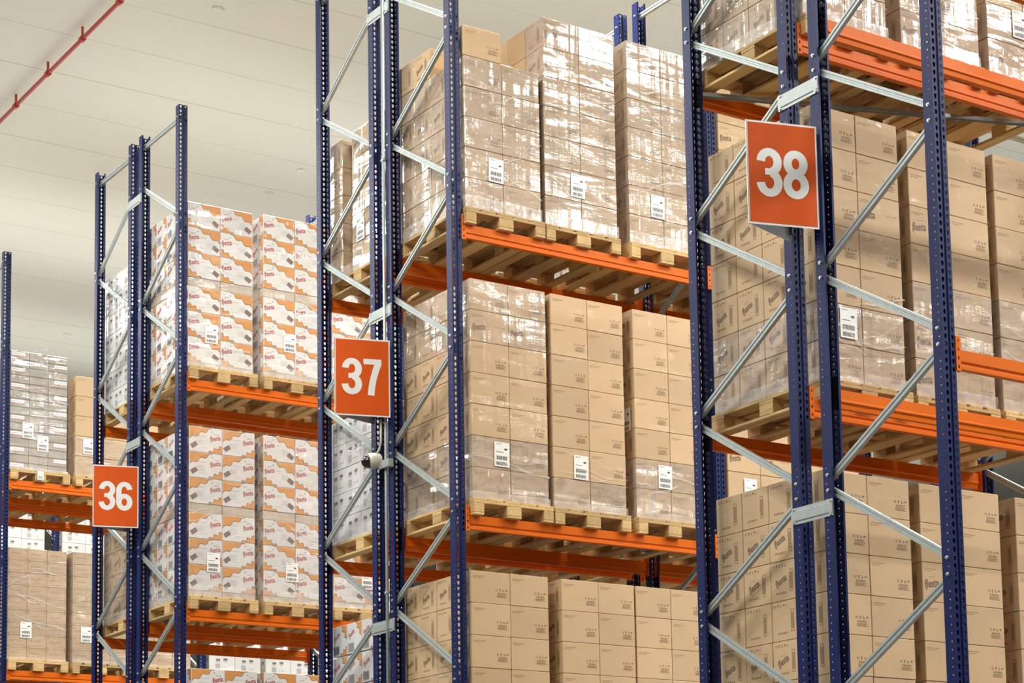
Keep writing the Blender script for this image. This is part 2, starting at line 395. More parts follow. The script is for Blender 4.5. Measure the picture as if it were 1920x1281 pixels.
# spacers between the two back-to-back frames
def spacer(row, z, nth, bay=0):
    yb = ROWY[row]; mb = MB()
    y0, y1 = DP-0.045, DP+SPI+0.045; h = 0.055
    prof = [(-h, 0), (-h, -0.006), (-h+0.02, -0.006), (-h+0.024, -0.012), (h-0.024, -0.012), (h-0.02, -0.006), (h, -0.006), (h, 0)]
    mb.prism(prof, lambda p, l: (p[1], l, p[0]), y0, y1, 'galv')
    o = tag(link('row_spacer', mb.mesh('row_spacer'), None, (bay*BAY-0.001, yb, z)), f'galvanised spacer plate joining two blue uprights {nth} {END[row]}', 'rack spacer', 'row spacers')
    for yy in (y0+0.02, y1-0.02):
        for zz in (-h+0.012, h-0.012): link('bolt', BOLT, o, (-0.006, yy, zz), (0, 0, 0))
for row in (38, 37, 36):
    spacer(row, FLOOR-0.91, 'just above the number board'); spacer(row, FLOOR-3.715, 'second below the number board' if False else 'low down below the number board')
    if row != 38: spacer(row, FLOOR+1.89, 'near the top of the frames')

# ------------------------------------------------------------------ pallets
def mk(fn, name):
    mb = MB(); fn(mb); return mb.mesh(name)
def deck_fn(mb):
    bw = 0.132; xs = [0, 0.167, 0.334, 0.501, 0.668]
    for i, x in enumerate(xs):
        w = 0.132 if i % 2 == 0 else 0.125
        mb.box(x, x+w, 0.001, 1.199, 0.122, 0.144, 'wood', 0.002)
    for y in (0, 0.5275, 1.055): mb.box(0, 0.8, y, y+0.145, 0.1, 0.1215, 'wood', 0.002)
DECK = mk(deck_fn, 'wooden_pallet')
def block_mesh(w): return mk(lambda mb: mb.box(0, w, 0, 0.145, 0.022, 0.0995, 'wood', 0.003), 'block')
BL_O, BL_C = block_mesh(0.1), block_mesh(0.145)
SK_O = mk(lambda mb: mb.box(0, 0.1, 0, 1.2, 0, 0.0215, 'wood', 0.003), 'skid_board')
SK_C = mk(lambda mb: mb.box(0, 0.145, 0, 1.2, 0, 0.0215, 'wood', 0.003), 'skid_board')
def pallet(x, yc, z, label):
    o = tag(link('wooden_pallet', DECK, None, (x, yc-0.6+random.uniform(-0.012, 0.012), z), (0, 0, math.radians(random.uniform(-0.35, 0.35)))), label, 'pallet', 'wooden pallets')
    for bx, sk, bl in ((0, SK_O, BL_O), (0.3275, SK_C, BL_C), (0.7, SK_O, BL_O)):
        link('skid_board', sk, o, (bx, 0, 0))
        for by in (0, 0.5275, 1.055): link('block', bl, o, (bx, by, 0))
    return o

# ------------------------------------------------------------------ cartons
def face_maps(w, d, h):
    e = 0.0009
    return {'F': lambda u, v: (u, -e, v), 'B': lambda u, v: (-u, d+e, v), 'L': lambda u, v: (-w/2-e, d/2-u, v), 'R': lambda u, v: (w/2+e, d/2+u, v)}
def rect(mb, T, u0, u1, v0, v1, mat): mb.poly([T(u0, v0), T(u1, v0), T(u1, v1), T(u0, v1)], mat)
def logo(mb, T, u, v, width, ang, mat, shear=0.18):
    vs, fs = LOGO; c, s = math.cos(ang)*width, math.sin(ang)*width
    mb.faces([T(u + (x+shear*y)*c - y*1.25*s, v + (x+shear*y)*s + y*1.25*c) for x, y in vs], fs, mat)
    # swoosh beneath the word and dashes above it
    q = lambda a, b: T(u + a*c - b*s, v + a*s + b*c)
    mb.poly([q(-0.5, -0.20), q(-0.40, -0.34), q(-0.36, -0.33), q(-0.44, -0.16)], mat)
    for k in range(3): mb.poly([q(-0.1+k*0.16, 0.30), q(-0.02+k*0.16, 0.31), q(-0.02+k*0.16, 0.335), q(-0.1+k*0.16, 0.325)], mat)
def icons(mb, T, u, v, sc, mat, n=4):
    for k in range(n):
        a = u+k*0.031*sc; q = 0.009*sc
        if k == 0:
            rect(mb, T, a-q, a-q*0.55, v-q, v+q, mat); rect(mb, T, a+q*0.4, a+q*0.8, v-q, v+q, mat)
        elif k == 1:
            mb.poly([T(a-q*0.8, v+q), T(a-q*0.3, v-q*0.1), T(a-q*0.5, v-q), T(a+q*0.5, v-q), T(a+q*0.3, v-q*0.1), T(a+q*0.8, v+q)], mat)
        elif k == 2:
            mb.poly([T(a-q, v+q*0.8), T(a-q*0.6, v+q), T(a+q, v-q*0.7), T(a+q*0.6, v-q)], mat); rect(mb, T, a-q*0.9, a+q*0.2, v-q, v-q*0.7, mat)
        elif k == 3:
            mb.poly([T(a+q*1.3*math.cos(i*math.pi/6), v+q*0.9*math.sin(i*math.pi/6)) for i in range(7)], mat); rect(mb, T, a-q*0.12, a+q*0.12, v-q, v, mat)
        else:
            rect(mb, T, a-q*0.6, a-q*0.3, v-q, v+q, mat); rect(mb, T, a-q*0.3, a+q*0.8, v-q, v-q*0.7, mat)
def textline(mb, T, u0, u1, v, h, mat, blocks=6, seed=0):
    r = random.Random(seed); w = (u1-u0)/blocks
    for k in range(blocks): rect(mb, T, u0+k*w+w*0.08, u0+k*w+w*(0.62+0.25*r.random()), v, v+h, mat)
def outline(mb, T, u0, u1, v0, v1, t, mat):
    rect(mb, T, u0, u1, v0, v0+t, mat); rect(mb, T, u0, u1, v1-t, v1, mat); rect(mb, T, u0, u0+t, v0+t, v1-t, mat); rect(mb, T, u1-t, u1, v0+t, v1-t, mat)

def front_brown(mb, T, logo_=False):
    P, L = 'brown_print', 'brown_logo'
    textline(mb, T, -0.172, -0.055, 0.222, 0.005, P, 9, 1); textline(mb, T, -0.172, -0.095, 0.209, 0.004, P, 7, 2)
    if logo_:
        logo(mb, T, -0.105, 0.128, 0.135, 0.12, L)
        icons(mb, T, 0.07, 0.145, 0.85, P)
    else:
        icons(mb, T, 0.060, 0.118, 1.0, L)
        textline(mb, T, 0.066, 0.152, 0.084, 0.014, P, 6, 3)
        for k, v in enumerate((0.074, 0.066, 0.058)): rect(mb, T, 0.058, 0.158-0.02*(k % 2), v, v+0.004, P)
def side_brown(mb, T, logo_=True):
    P, L = 'brown_print', 'brown_logo'
    icons(mb, T, -0.105, 0.238, 0.95, L, 5)
    outline(mb, T, 0.052, 0.084, 0.055, 0.205, 0.0035, P)
    for k in range(13): rect(mb, T, 0.057, 0.079, 0.075+k*0.0085, 0.0795+k*0.0085, P if k % 3 else L)
    textline(mb, T, -0.085, 0.02, 0.046, 0.013, P, 5, 4)
    if logo_: logo(mb, T, -0.035, 0.138, 0.115, 0.42, L)
def brown_mesh(kind):
    w, d, h = 0.381, 0.277, 0.268
    mb = MB(); mb.box(-w/2, w/2, 0, d, 0, h, 'brown', 0.0035); F = face_maps(w, d, h)
    front_brown(mb, F['F'], kind == 'c'); front_brown(mb, F['B'], kind != 'c')
    side_brown(mb, F['L'], kind != 'b'); side_brown(mb, F['R'], kind == 'b')
    return mb.mesh('brown_carton')

def wave(mb, T, pts, corner, mat='w_orange'):
    """band from pts (a bumpy edge) to the corner points, with a dark outline along the bumpy edge"""
    poly = list(pts) + list(corner)
    bm = bmesh.new(); vs = [bm.verts.new((p[0], p[1], 0)) for p in poly]; f = bm.faces.new(vs)
    bmesh.ops.triangulate(bm, faces=[f]); bm.verts.index_update()
    mb.faces([T(v.co.x, v.co.y) for v in bm.verts], [[v.index for v in g.verts] for g in bm.faces], mat); bm.free()
    for a, b in zip(pts[:-1], pts[1:]):
        dx, dy = b[0]-a[0], b[1]-a[1]; l = math.hypot(dx, dy) or 1; nx, ny = -dy/l*0.0032, dx/l*0.0032
        mb.poly([T(a[0]+nx, a[1]+ny), T(a[0]-nx, a[1]-ny), T(b[0]-nx, b[1]-ny), T(b[0]+nx, b[1]+ny)], 'w_edge')
def bumpy(a, b, n=26, amp=0.015, waves=2.5):
    out = []
    for i in range(n+1):
        t = i/n; x = a[0]+(b[0]-a[0])*t; y = a[1]+(b[1]-a[1])*t
        l = math.hypot(b[0]-a[0], b[1]-a[1]); nx, ny = -(b[1]-a[1])/l, (b[0]-a[0])/l
        k = amp*math.sin(2*math.pi*waves*t)*min(1, 6*t, 6*(1-t)); out.append((x+nx*k, y+ny*k))
    return out
def front_white(mb, T, mirror, w, h):
    X = (lambda u: -u) if mirror else (lambda u: u)
    Q = lambda u, v: T(X(u), v)
    hw = w/2-0.005; ht = h-0.004
    wave(mb, Q, bumpy((-0.075, ht), (hw, 0.145)), [(hw, ht)])
    wave(mb, Q, bumpy((-hw, 0.085), (-0.03, 0.004)), [(-hw, 0.004)])
    lu = 0.112 if mirror else -0.118
    logo(mb, T, lu, 0.168, 0.125, 0.22, 'w_red')
    # tilted chocolate block, dotted hexagons, star
    q = lambda a, b: Q(0.135 + a*0.80 - b*-0.55, 0.072 + b*0.80 + a*-0.55)
    mb.poly([q(-0.040, -0.024), q(0.040, -0.024), q(0.040, 0.028), q(-0.040, 0.028)], 'w_choc')
    r = random.Random(5)
    for i in range(4):
        for j in range(3):
            cu, cv = 0.03+i*0.022+0.011*(j % 2), 0.085+j*0.021
            for k in range(6):
                a0, a1 = k*math.pi/3, (k+0.55)*math.pi/3
                p = [(cu+rr*math.cos(a), cv+rr*math.sin(a)) for rr, a in ((0.0105, a0), (0.0105, a1), (0.0078, a1), (0.0078, a0))]
                mb.poly([Q(*z) for z in p], 'w_grey')
    mb.poly([Q(-0.075+(0.010 if k % 2 else 0.005)*math.cos(k*math.pi/6), 0.235+(0.010 if k % 2 else 0.005)*math.sin(k*math.pi/6)) for k in range(12)], 'w_green')
    textline(mb, T, lu+0.075 if not mirror else lu-0.19, lu+0.145 if not mirror else lu-0.10, 0.172, 0.006, 'w_grey', 6, 8)
    textline(mb, T, -0.06, 0.02, 0.05, 0.004, 'w_grey', 7, 9)
    for k in range(3): rect(mb, Q, -0.15+k*0.02, -0.145+k*0.02, 0.20+0.004*k, 0.21+0.004*k, 'w_edge')
def side_white(mb, T, w, h):
    hw = w/2-0.005
    rect(mb, T, -0.125, -0.012, 0.012, 0.098, 'w_grey')
    for k in range(5): rect(mb, T, -0.118+k*0.021, -0.106+k*0.021, 0.02, 0.09, 'w_edge')
    logo(mb, T, -0.06, 0.185, 0.12, 0.5, 'w_red')
    wave(mb, T, bumpy((0.03, h-0.004), (hw, 0.13)), [(hw, h-0.004)]); wave(mb, T, bumpy((0.02, 0.004), (hw, 0.075), 18), [(hw, 0.004)])
def white_mesh(mirror):
    w, d, h = 0.382, 0.277, 0.277
    mb = MB(); mb.box(-w/2, w/2, 0, d, 0, h, 'white', 0.003); F = face_maps(w, d, h)
    front_white(mb, F['F'], mirror, w, h); front_white(mb, F['B'], not mirror, w, h)
    side_white(mb, F['L'], d, h); side_white(mb, F['R'], d, h)
    return mb.mesh('white_carton')
def pale_mesh():
    """white carton with dark grey side prints"""
    w, d, h = 0.382, 0.277, 0.228
    mb = MB(); mb.box(-w/2, w/2, 0, d, 0, h, 'white', 0.003); F = face_maps(w, d, h)
    for k in 'LRFB':
        T = F[k]
        for (u, v) in ((-0.09, 0.14), (0.02, 0.15)):
            rect(mb, T, u, u+0.06, v, v+0.030, 'w_edge'); rect(mb, T, u, u+0.05, v-0.02, v-0.008, 'w_grey')
        rect(mb, T, -0.10, -0.03, 0.03, 0.10, 'w_grey'); textline(mb, T, 0.0, 0.1, 0.05, 0.012, 'w_grey', 5, 3)
    return mb.mesh('pale_carton')
def grey_mesh(lab):
    w, d, h = 0.257, 0.277, 0.104
    mb = MB(); mb.box(-w/2, w/2, 0, d, 0, h, 'grey', 0.003); F = face_maps(w, d, h)
    for k in 'FLRB':
        T = F[k]
        rect(mb, T, -w/2+0.004, w/2-0.004, h-0.012, h-0.004, 'grey_edge')
        if lab and k == 'F':
            a, b = (-0.115, 0.065) if lab == 1 else (-0.05, 0.122)
            rect(mb, T, a, b, 0.032, 0.090, 'label'); T2 = lambda u, v: (T(u, v)[0], T(u, v)[1]-0.0006, T(u, v)[2])
            rect(mb, T2, a, b, 0.030, 0.046, 'w_red'); textline(mb, T2, a+0.01, b-0.01, 0.062, 0.012, 'w_grey', 5, 2)
    return mb.mesh('grey_carton')
def tan_mesh():
    w, d, h = 0.263, 0.277, 0.162
    mb = MB(); mb.box(-w/2, w/2, 0, d, 0, h, 'tan', 0.003); F = face_maps(w, d, h)
    for k in 'FLRB':
        T = F[k]
        for u in (-w/2+0.014, w/2-0.026):
            for v in (0.012, h-0.026): rect(mb, T, u, u+0.012, v, v+0.012, 'brown_logo')
        textline(mb, T, -0.09, 0.05, h*0.55, 0.008, 'brown_print', 9, 6); textline(mb, T, -0.09, 0.09, 0.03, 0.005, 'brown_print', 9, 7)
    return mb.mesh('tan_brown_carton')
CART = {'a': brown_mesh('a'), 'b': brown_mesh('b'), 'c': brown_mesh('c'), 'w': white_mesh(False), 'm': white_mesh(True), 'p': pale_mesh(), 'g0': grey_mesh(0), 'g1': grey_mesh(1), 'g2': grey_mesh(2), 't': tan_mesh()}
NAMES = {'a': ('brown_carton', 'brown'), 'b': ('brown_carton', 'brown'), 'c': ('brown_carton', 'brown'), 'w': ('printed_carton', 'white-and-orange'), 'm': ('printed_carton', 'white-and-orange'),
         'p': ('white_carton', 'grey-printed white'), 'g0': ('grey_carton', 'small grey'), 'g1': ('grey_carton', 'red-labelled grey'), 'g2': ('grey_carton', 'red-labelled grey'), 't': ('tan_brown_carton', 'small tan')}
ORD = ['bottom', 'second', 'third', 'fourth', 'fifth', 'sixth', 'seventh', 'eighth', 'ninth', 'tenth', 'eleventh', 'twelfth', 'thirteenth', 'fourteenth', 'fifteenth']
def carton(kind, x, y, z, label, group, haze=0.0, gloss=0.0, sy=1.0, flip=False, sx=1.0, name=None):
    jit = math.radians(random.uniform(-0.12, 0.12))
    d = 0.277*sy
    nm = name or NAMES[kind][0]
    o = link(nm, CART[kind], None, (x+random.uniform(-0.001, 0.001), y-random.uniform(0, 0.0028), z+0.0006), (0, 0, jit))
    if flip: o.rotation_euler.z += math.pi; o.location.y += d
    o.scale = (sx, sy, 1)
    o.color = (haze, gloss, 0, 1)
    return tag(o, label, 'carton', group)

MASS = []                                        # brown cartons the photo hardly shows: one object
def load(phrase, x0, yf, z0, kind, cols, layers, dims, depth=4, side=False, front=True, haze=lambda k: (0.6, 0.8), pick=None, flip=None, group=None, show=None, fill=False, k0=0, name=None):
    """cartons of one pallet load that face the aisle (front) and, for an end load, the row end (side)."""
    w, d, h = dims
    for k in range(layers):
        hz, gl = haze(k)
        for j in range(depth):
            for i in range(cols):
                seen = ((front and j == 0) or (side and i == 0)) and (show is None or show(i, j, k))
                if not seen:
                    if fill: MASS.append((x0+w*(i+0.5), yf+d*j, z0+h*k))
                    continue
                kk = pick(i, j, k) if pick else kind
                where = f'{("", "second", "third", "fourth")[j]} row back' if j else f'{ORD[i]} column'
                carton(kk, x0+w*(i+0.5), yf+d*j, z0+h*k, f'{NAMES[kk][1]} carton, {ORD[k+k0]} layer, {where}, {phrase}', group or f'cartons of the {phrase}',
                       hz, gl, flip=bool(flip and flip(i, j, k)), name=name)
PB = 0.144
def film(x0, x1, yf, z0, phrase, side_d=0.0, hem=0.10, strands=5, top=1.8, seed=0):
    """gathered hem of the stretch film at the foot of the load and the drawn creases across its faces"""
    r = random.Random(seed); mb = MB()
    path = []
    if side_d > 0:
        n = int(side_d/0.05)
        path += [(x0-0.007, yf+side_d*(1-i/n)) for i in range(n)]
    n = int((x1-x0)/0.04)
    path += [(x0-0.007+(x1-x0+0.012)*i/n, yf-0.010) for i in range(n+1)]
    def strip(mb, zf, wid, path, amp):
        prev = None
        for i, (x, y) in enumerate(path):
            zc = zf(i/len(path)); hw = wid*(0.8+0.2*r.random())
            k = amp*r.random()
            a = (x-(k if x < x0-0.001 and y > yf else 0), y-(k if y < yf else 0), max(z0+0.003, zc-hw)); b = (a[0], a[1]+0.0, zc+hw)
            if prev: mb.poly([prev[0], a, b, prev[1]], 'film')
            prev = (a, b)
    strip(mb, lambda t: z0+hem*0.5, hem*0.5, path, 0.009)
    o = tag(link('stretch_wrap', mb.mesh('stretch_wrap')), f'clear stretch film around the foot of the {phrase}', 'stretch film', 'stretch films')
    fp = [p for p in path if p[1] < yf]
    for s in range(strands):
        za = z0+0.25+r.random()*(top-0.45); sl = r.uniform(-0.28, 0.28); ph = r.random()*6
        i0 = r.randint(0, len(fp)//2); i1 = min(len(fp), i0+r.randint(5, len(fp)))
        mb = MB(); strip(mb, lambda t: za+sl*(t-0.5)+0.012*math.sin(9*t+ph), r.uniform(0.003, 0.011), fp[i0:i1], 0.004)
        link('film_crease', mb.mesh('film_crease'), o)
    return o

BD = (0.3845, 0.281, 0.2705)
WD = (0.386, 0.281, 0.28)
full = lambda k: (0.75, 0.9)
def low(n, a=(0.8, 0.6), b=(0.05, 0.05)): return lambda k: a if k < n else b
mixk = lambda r: (lambda i, j, k: 'b' if (i*7+j*3+k*5+r) % 3 == 0 else 'a')
# ---- row 38, far-side rack (its back faces the camera through the empty near rack)
y38p = DP+SPI+0.51
yf38 = y38p-0.56
for lv, xs in ((1, (0.15, 1.055, 1.92)), (0, (0.205, 1.068, 1.912)), (-1, (0.19, 1.05, 2.02-0.04))):
    for n, x in enumerate(xs):
        ph = f'{("first","second","third")[n]} {LVN[lv]} load behind sign 38'
        pallet(x-0.015, y38p, LV[lv], f'wooden pallet under the {ph}')
        hz = {1: full, 0: low(2 if n == 0 else 3, a=(0.8, 0.35), b=(0.14, 0.05)), -1: low(0, b=(0.08, 0.05))}[lv]
        load(ph, x, yf38, LV[lv]+PB, 'a', 2, 3 if lv == 1 else 7, BD, side=(n == 0), fill=True, show=(lambda i, j, k, lv=lv: k < 2 if lv == 1 else (k > 1 if lv == -1 else True)), haze=hz, pick=mixk(n),
             flip=lambda i, j, k, n=n, lv=lv: (n == 1 and i == 0 and k in (0, 1, 4)) or (lv == 1 and (i+k) % 2 == 0) or (n == 0 and i == 1 and k == 4 and lv == 0))
        if lv >= 0: film(x, x+0.769, yf38, LV[lv]+PB, ph, 1.1 if n == 0 else 0, 0.09, 6, 0.7 if lv == 1 else 0.8, seed=n+10*lv+3)
# ---- row 37, camera-side rack
y37p = W1+0.51; yf37 = y37p-0.56
for lv, xs, lay in ((1, (0.138, 0.955, 1.862), (5, 7, 7)), (0, (0.165, 0.985, 1.865), (7, 7, 7)), (-1, (0.14, 1.045, 1.83), (7, 7, 7))):
    for n, x in enumerate(xs):
        ph = f'{("first","second","third")[n]} {LVN[lv]} load beside sign 37'
        pallet(x-0.015+(0.025 if (lv, n) == (-1, 2) else 0), y37p, LV[lv], f'wooden pallet under the {ph}')
        hz = {1: full, 0: (lambda k: (0.85, 0.9) if k < 2 else ((0.6, 0.8) if k > 4 else (0.12, 0.35))) if n == 0 else low(1 if n == 1 else 2), -1: low(0)}[lv]
        load(ph, x, yf37, LV[lv]+PB, 'a', 2, lay[n], BD, side=(n == 0), fill=True, show=(lambda i, j, k, lv=lv: k > 2 if lv == -1 else True), haze=hz, pick=mixk(n+lv),
             flip=lambda i, j, k, n=n, lv=lv: (lv == 1 and n == 1 and i == 0 and k in (5, 6)) or (lv == 0 and n == 0 and k == 5))
        if lv >= 0: film(x, x+0.769, yf37, LV[lv]+PB, ph, 1.1 if n == 0 else 0, 0.12 if lv == 1 else 0.07, 8 if lv == 1 else 4, (1.3 if n == 0 else 1.8) if lv == 1 else 0.7, seed=n+10*lv+30)
z6 = LV[1]+PB+5*BD[2]
carton('a', 0.138+0.19, yf37, z6, 'unwrapped brown carton standing alone atop the first top load beside sign 37', 'loose cartons on top', 0, 0.05)
carton('a', 0.138+0.19, yf37+2*BD[1], z6, 'unwrapped brown carton set back atop the first top load beside sign 37', 'loose cartons on top', 0, 0.05)
carton('b', 0.138+0.19, yf37+3*BD[1], z6-BD[2]*0, 'unwrapped brown carton at the back, atop the first top load beside sign 37', 'loose cartons on top', 0.2, 0.3)
# second bay of row 37, seen through the row of sign 38
for lv in (1, 0):
    for n, x in enumerate((BAY+0.13, BAY+0.97)):
        ph = f'{("nearest","next")[n]} {LVN[lv]} load glimpsed through the rack of sign 38'
        pallet(x-0.015, y37p, LV[lv], f'wooden pallet under the {ph}')
        load(ph, x, yf37, LV[lv]+PB, 'c', 2, 7, BD, haze=low(2), fill=True, show=(lambda i, j, k, n=n, lv=lv: j == 0 and (n == 0 or i == 0) and (k > 3 if lv == 1 else 1 < k < 5)))
# ---- row 37, far-side rack
y37l = W1+DP+SPI+0.51; yl = y37l-0.56
ph = 'end top load, far-side rack, sign 37'
for k in range(5):
    for j, (y, sy) in enumerate(((yl, 0.85), (yl+0.243, 0.85), (yl+0.486, 0.70), (yl+0.87, 0.86))):
        carton('b' if (j+k) % 2 else 'a', 0.145+0.19, y, LV[1]+PB+0.2705*k, f'beige carton, {ORD[k]} layer, {("first","second","third","last")[j]} row back, {ph}', f'cartons of the {ph}', 0.55, 0.8, sy=sy, name='beige_carton')
    carton('b', 0.145+0.10+0.19, yl+0.69, LV[1]+PB+0.2705*k, f'recessed carton, {ORD[k]} layer, dark gap, {ph}', f'cartons of the {ph}', 0.35, 0.6, sy=0.6, name='beige_carton')
film(0.145, 0.145+0.38, yl, LV[1]+PB, ph, 1.1, 0.1, 0, seed=71)
ph = 'end middle load, far-side rack, sign 37'
load(ph, 0.145, yl, LV[0]+PB, 'p', 2, 5, (0.386, 0.281, 0.231), side=True, front=False, haze=lambda k: (0.6, 0.9))
film(0.145, 0.145+0.38, yl, LV[0]+PB, ph, 1.1, 0.1, 0, seed=72)
ph = 'end lowest load, far-side rack, sign 37'
load(ph, 0.145, yl, LV[-1]+PB, 'w', 2, 6, (0.386, 0.281, 0.29), side=True, front=False, haze=lambda k: (0.3, 0.6))
for lv in (1, 0, -1):
    for n, x in enumerate((0.13, 0.97, 1.83)):
        if n and lv == -1: continue
        pallet(x, y37l, LV[lv], f'wooden pallet, {("first","second","third")[n]} on the {LVN[lv]} level of the far-side rack at sign 37')
for lv in (1, 0):
    beam(37, 1, lv, 1); beam(37, 0, lv, 1)
    for n, x in enumerate((0.13, 0.97, 1.83)):
        pallet(BAY+x, y37l, LV[lv], f'wooden pallet, {("first","second","third")[n]} in the second bay, {LVN[lv]} level, far-side rack at sign 37')
# ---- row 36, camera-side rack: white printed cartons in two tiers with a tray between
y36p = W2+0.51; yf36 = y36p-0.56
def tray(x, z, h, label):
    mb = MB(); mb.box(0, 0.772, 0, 1.118, 0, h, 'tray', 0.004)
    for xx in (0.386,): mb.box(xx-0.004, xx+0.004, -0.0012, 0, 0.004, h-0.004, 'w_edge')
    o = tag(link('cardboard_tray', mb.mesh('cardboard_tray'), None, (x, yf36+0.002, z)), label, 'cardboard tray', 'cardboard trays between the white cartons')
    o.color = (0.5, 0.8, 0, 1)
for lv, xs in ((1, (0.122, 0.998, 1.85)), (0, (0.122, 0.995, 1.85)), (-1, (0.15, 0.995, 1.85))):
    for n, x in enumerate(xs):
        ph = f'{("first","second","third")[n]} {LVN[lv]} load between signs 36 and 37'
        yf36 = y36p-0.56+(0.05 if (n == 0 and lv == 1) else 0.0)
        pallet(x-0.008, y36p, LV[lv], f'wooden pallet under the {ph}')
        z = LV[lv]+PB
        k0 = 'm' if (lv < 1 and n == 0) else 'w'
        gl = (lambda k: (0.20, 0.30)) if lv == 1 else (lambda k: (0.40, 1.0))
        zt = 0.066
        if lv >= 0: tray(x, z, 0.066, f'tan cardboard tray at the foot of the {ph}')
        else: zt = 0.0
        if lv >= 0:
            load(ph, x, yf36, z+zt, k0, 2, 3, WD, side=(n == 0), haze=gl)
            tray(x, z+zt+3*WD[2], 0.098, f'tan cardboard tray halfway up the {ph}')
            load(ph, x, yf36, z+zt+3*WD[2]+0.10, k0, 2, 3, WD, side=(n == 0), haze=gl, k0=3)
            film(x, x+0.772, yf36, z, ph, 1.1 if n == 0 else 0, 0.13, 5, 1.7, seed=n+90+5*lv)
        else:
            load(ph, x, yf36, z, k0, 2, 6, (WD[0], WD[1], 0.29), haze=lambda k: (0.1, 0.3))
# ---- row 36, far-side rack
y36l = W2+DP+SPI+0.51; yl = y36l-0.56
ph = 'end top load, far-side rack, sign 36'
load(ph, 0.14, yl, LV[1]+PB, 'p', 2, 7, (0.386, 0.281, 0.231), side=True, front=False, haze=lambda k: (0.25, 0.6))
ph = 'end middle load, far-side rack, sign 36'
load(ph, 0.14, yl, LV[0]+PB, 'a', 2, 4, BD, side=True, front=False, haze=lambda k: (0.6, 0.9), name='tan_brown_carton')  # brown cartons, merely named apart from the other brown loads
film(0.14, 0.52, yl, LV[0]+PB, ph, 1.1, 0.1, 0, seed=120)
for lv in (1, 0):
    for n, x in enumerate((0.125, 0.97, 1.83)):
        pallet(x, y36l, LV[lv], f'wooden pallet, {("first","second","third")[n]} on the {LVN[lv]} level of the far-side rack at sign 36')
# ---- row 35, camera-side rack
y35p = ROWY[35]+0.51; yf35 = y35p-0.56
for lv in (1, 0):
    for n, x in enumerate((0.118 if lv else 0.115, 0.995 if lv else 0.975, 1.85)):
        ph = f'{("first","second","third")[n]} {LVN[lv]} load beyond sign 36'
        yf35 = y35p-0.56+(0.055 if n == 0 else 0.0)
        pallet(x-0.004, y35p, LV[lv], f'wooden pallet under the {ph}')
        z = LV[lv]+PB
        if lv == 1 and n == 0:
            load(ph, x, yf35, z, 'g0', 3, 15, (0.2595, 0.281, 0.1065), haze=lambda k: (0.7, 1.0), pick=lambda i, j, k: 'g1' if (k % 2 == 0 and i == 0) else ('g2' if (k % 2 and i == 2) else 'g0'))
            film(x, x+0.78, yf35, z, ph, 0, 0.05, 16, 1.6, seed=141)
        elif lv == 1:
            load(ph, x, yf35, z, 'a', 2, 5, (0.386, 0.281, 0.272), haze=low(2, (0.5, 0.7)), pick=lambda i, j, k: 'b', name='tan_brown_carton')  # brown cartons again, sharing the name of the small tan ones
        else:
            load(ph, x, yf35, z, 't', 3, 9, (0.265, 0.281, 0.1635), haze=lambda k: (0.45, 0.9))
            film(x, x+0.79, yf35, z, ph, 0, 0.04, 8, 1.4, seed=150+n)
y35l = ROWY[35]+DP+SPI+0.51
for n, x in enumerate((0.125, 0.97, 1.83)):
    pallet(x, y35l, LV[1], f'wooden pallet, {("first","second","third")[n]} on the top level at the back of the row beyond sign 36')
for n, x in enumerate((BAY+0.14, BAY+0.99, BAY+1.85)):
    ph = f'{("first","second","third")[n]} second-bay load beyond sign 36'
    pallet(x-0.01, y35p, LV[0], f'wooden pallet under the {ph}')
    load(ph, x, y35p-0.56, LV[0]+PB, 'p', 2, 6, (0.386, 0.281, 0.231), haze=lambda k: (0.3, 0.7))
beam(35, 3, 0, 1); beam(35, 2, 0, 1); rack_frame(2*BAY, 35, 'R', 'blue camera-side rack frame two bays behind the end frame beyond sign 36')
# ---- row 34
yf34 = ROWY[34]+0.51-0.56
for n, x in enumerate((1.0, 1.86, BAY+0.14)):
    ph = f'{("first","second","third")[n]} load in the farthest row'
    pallet(x-0.01, ROWY[34]+0.51, LV[1], f'wooden pallet under the {ph}')
    load(ph, x, yf34, LV[1]+PB, 'p', 2, 6, (0.386, 0.281, 0.231), haze=lambda k: (0.4, 0.8))

# ------------------------------------------------------------------ white shipping labels
def label_mesh(w, h, seed):
    mb = MB(); r = random.Random(seed)
    mb.box(0, w, -0.0012, 0, -h, 0, 'label')
    T = lambda u, v: (u, -0.0018, v)
    textline(mb, T, w*0.10, w*0.45, -h*0.09, h*0.025, 'ink', 6, seed)
    rect(mb, T, w*0.66, w*0.84, -h*0.31, -h*0.24, 'ink')
    for b0, b1 in ((-0.72, -0.56), (-0.94, -0.80)):
        u = w*0.12
        while u < w*0.84:
            q = w*r.uniform(0.012, 0.045); rect(mb, T, u, u+q, h*b0, h*b1, 'ink'); u += q+w*r.uniform(0.012, 0.03)
    rect(mb, T, w*0.12, w*0.6, -h*0.42, -h*0.40, 'ink')
    return mb.mesh('shipping_label')
LABS = [label_mesh(0.15, 0.21, s) for s in range(3)]
F = FLOOR
def ship(x, y, z, where, k=0, rot=0.0, tilt=0.0, sc=1.0):
    o = tag(link('shipping_label', LABS[k % 3], None, (x, y, z), (0, tilt, rot)), f'white barcoded shipping label on {where}', 'label', 'white shipping labels')
    o.scale = (sc, 1, sc)
e = 0.008
for (x, z, t, n) in ((0.373, 0.205, 'first', 1), (1.225, 0.235, 'second', 2), (2.105, 0.21, 'third', 0)):
    ship(x, yf37-e, F+z, f'the {t} top load beside sign 37', n, 0, 0.02)
for (x, z, t, n) in ((0.385, -2.273, 'first', 1), (1.198, -2.294, 'second', 2), (2.110, -2.279, 'third', 0)):
    ship(x, yf37-e, F+z, f'the {t} middle load beside sign 37', n, 0, 0.015)
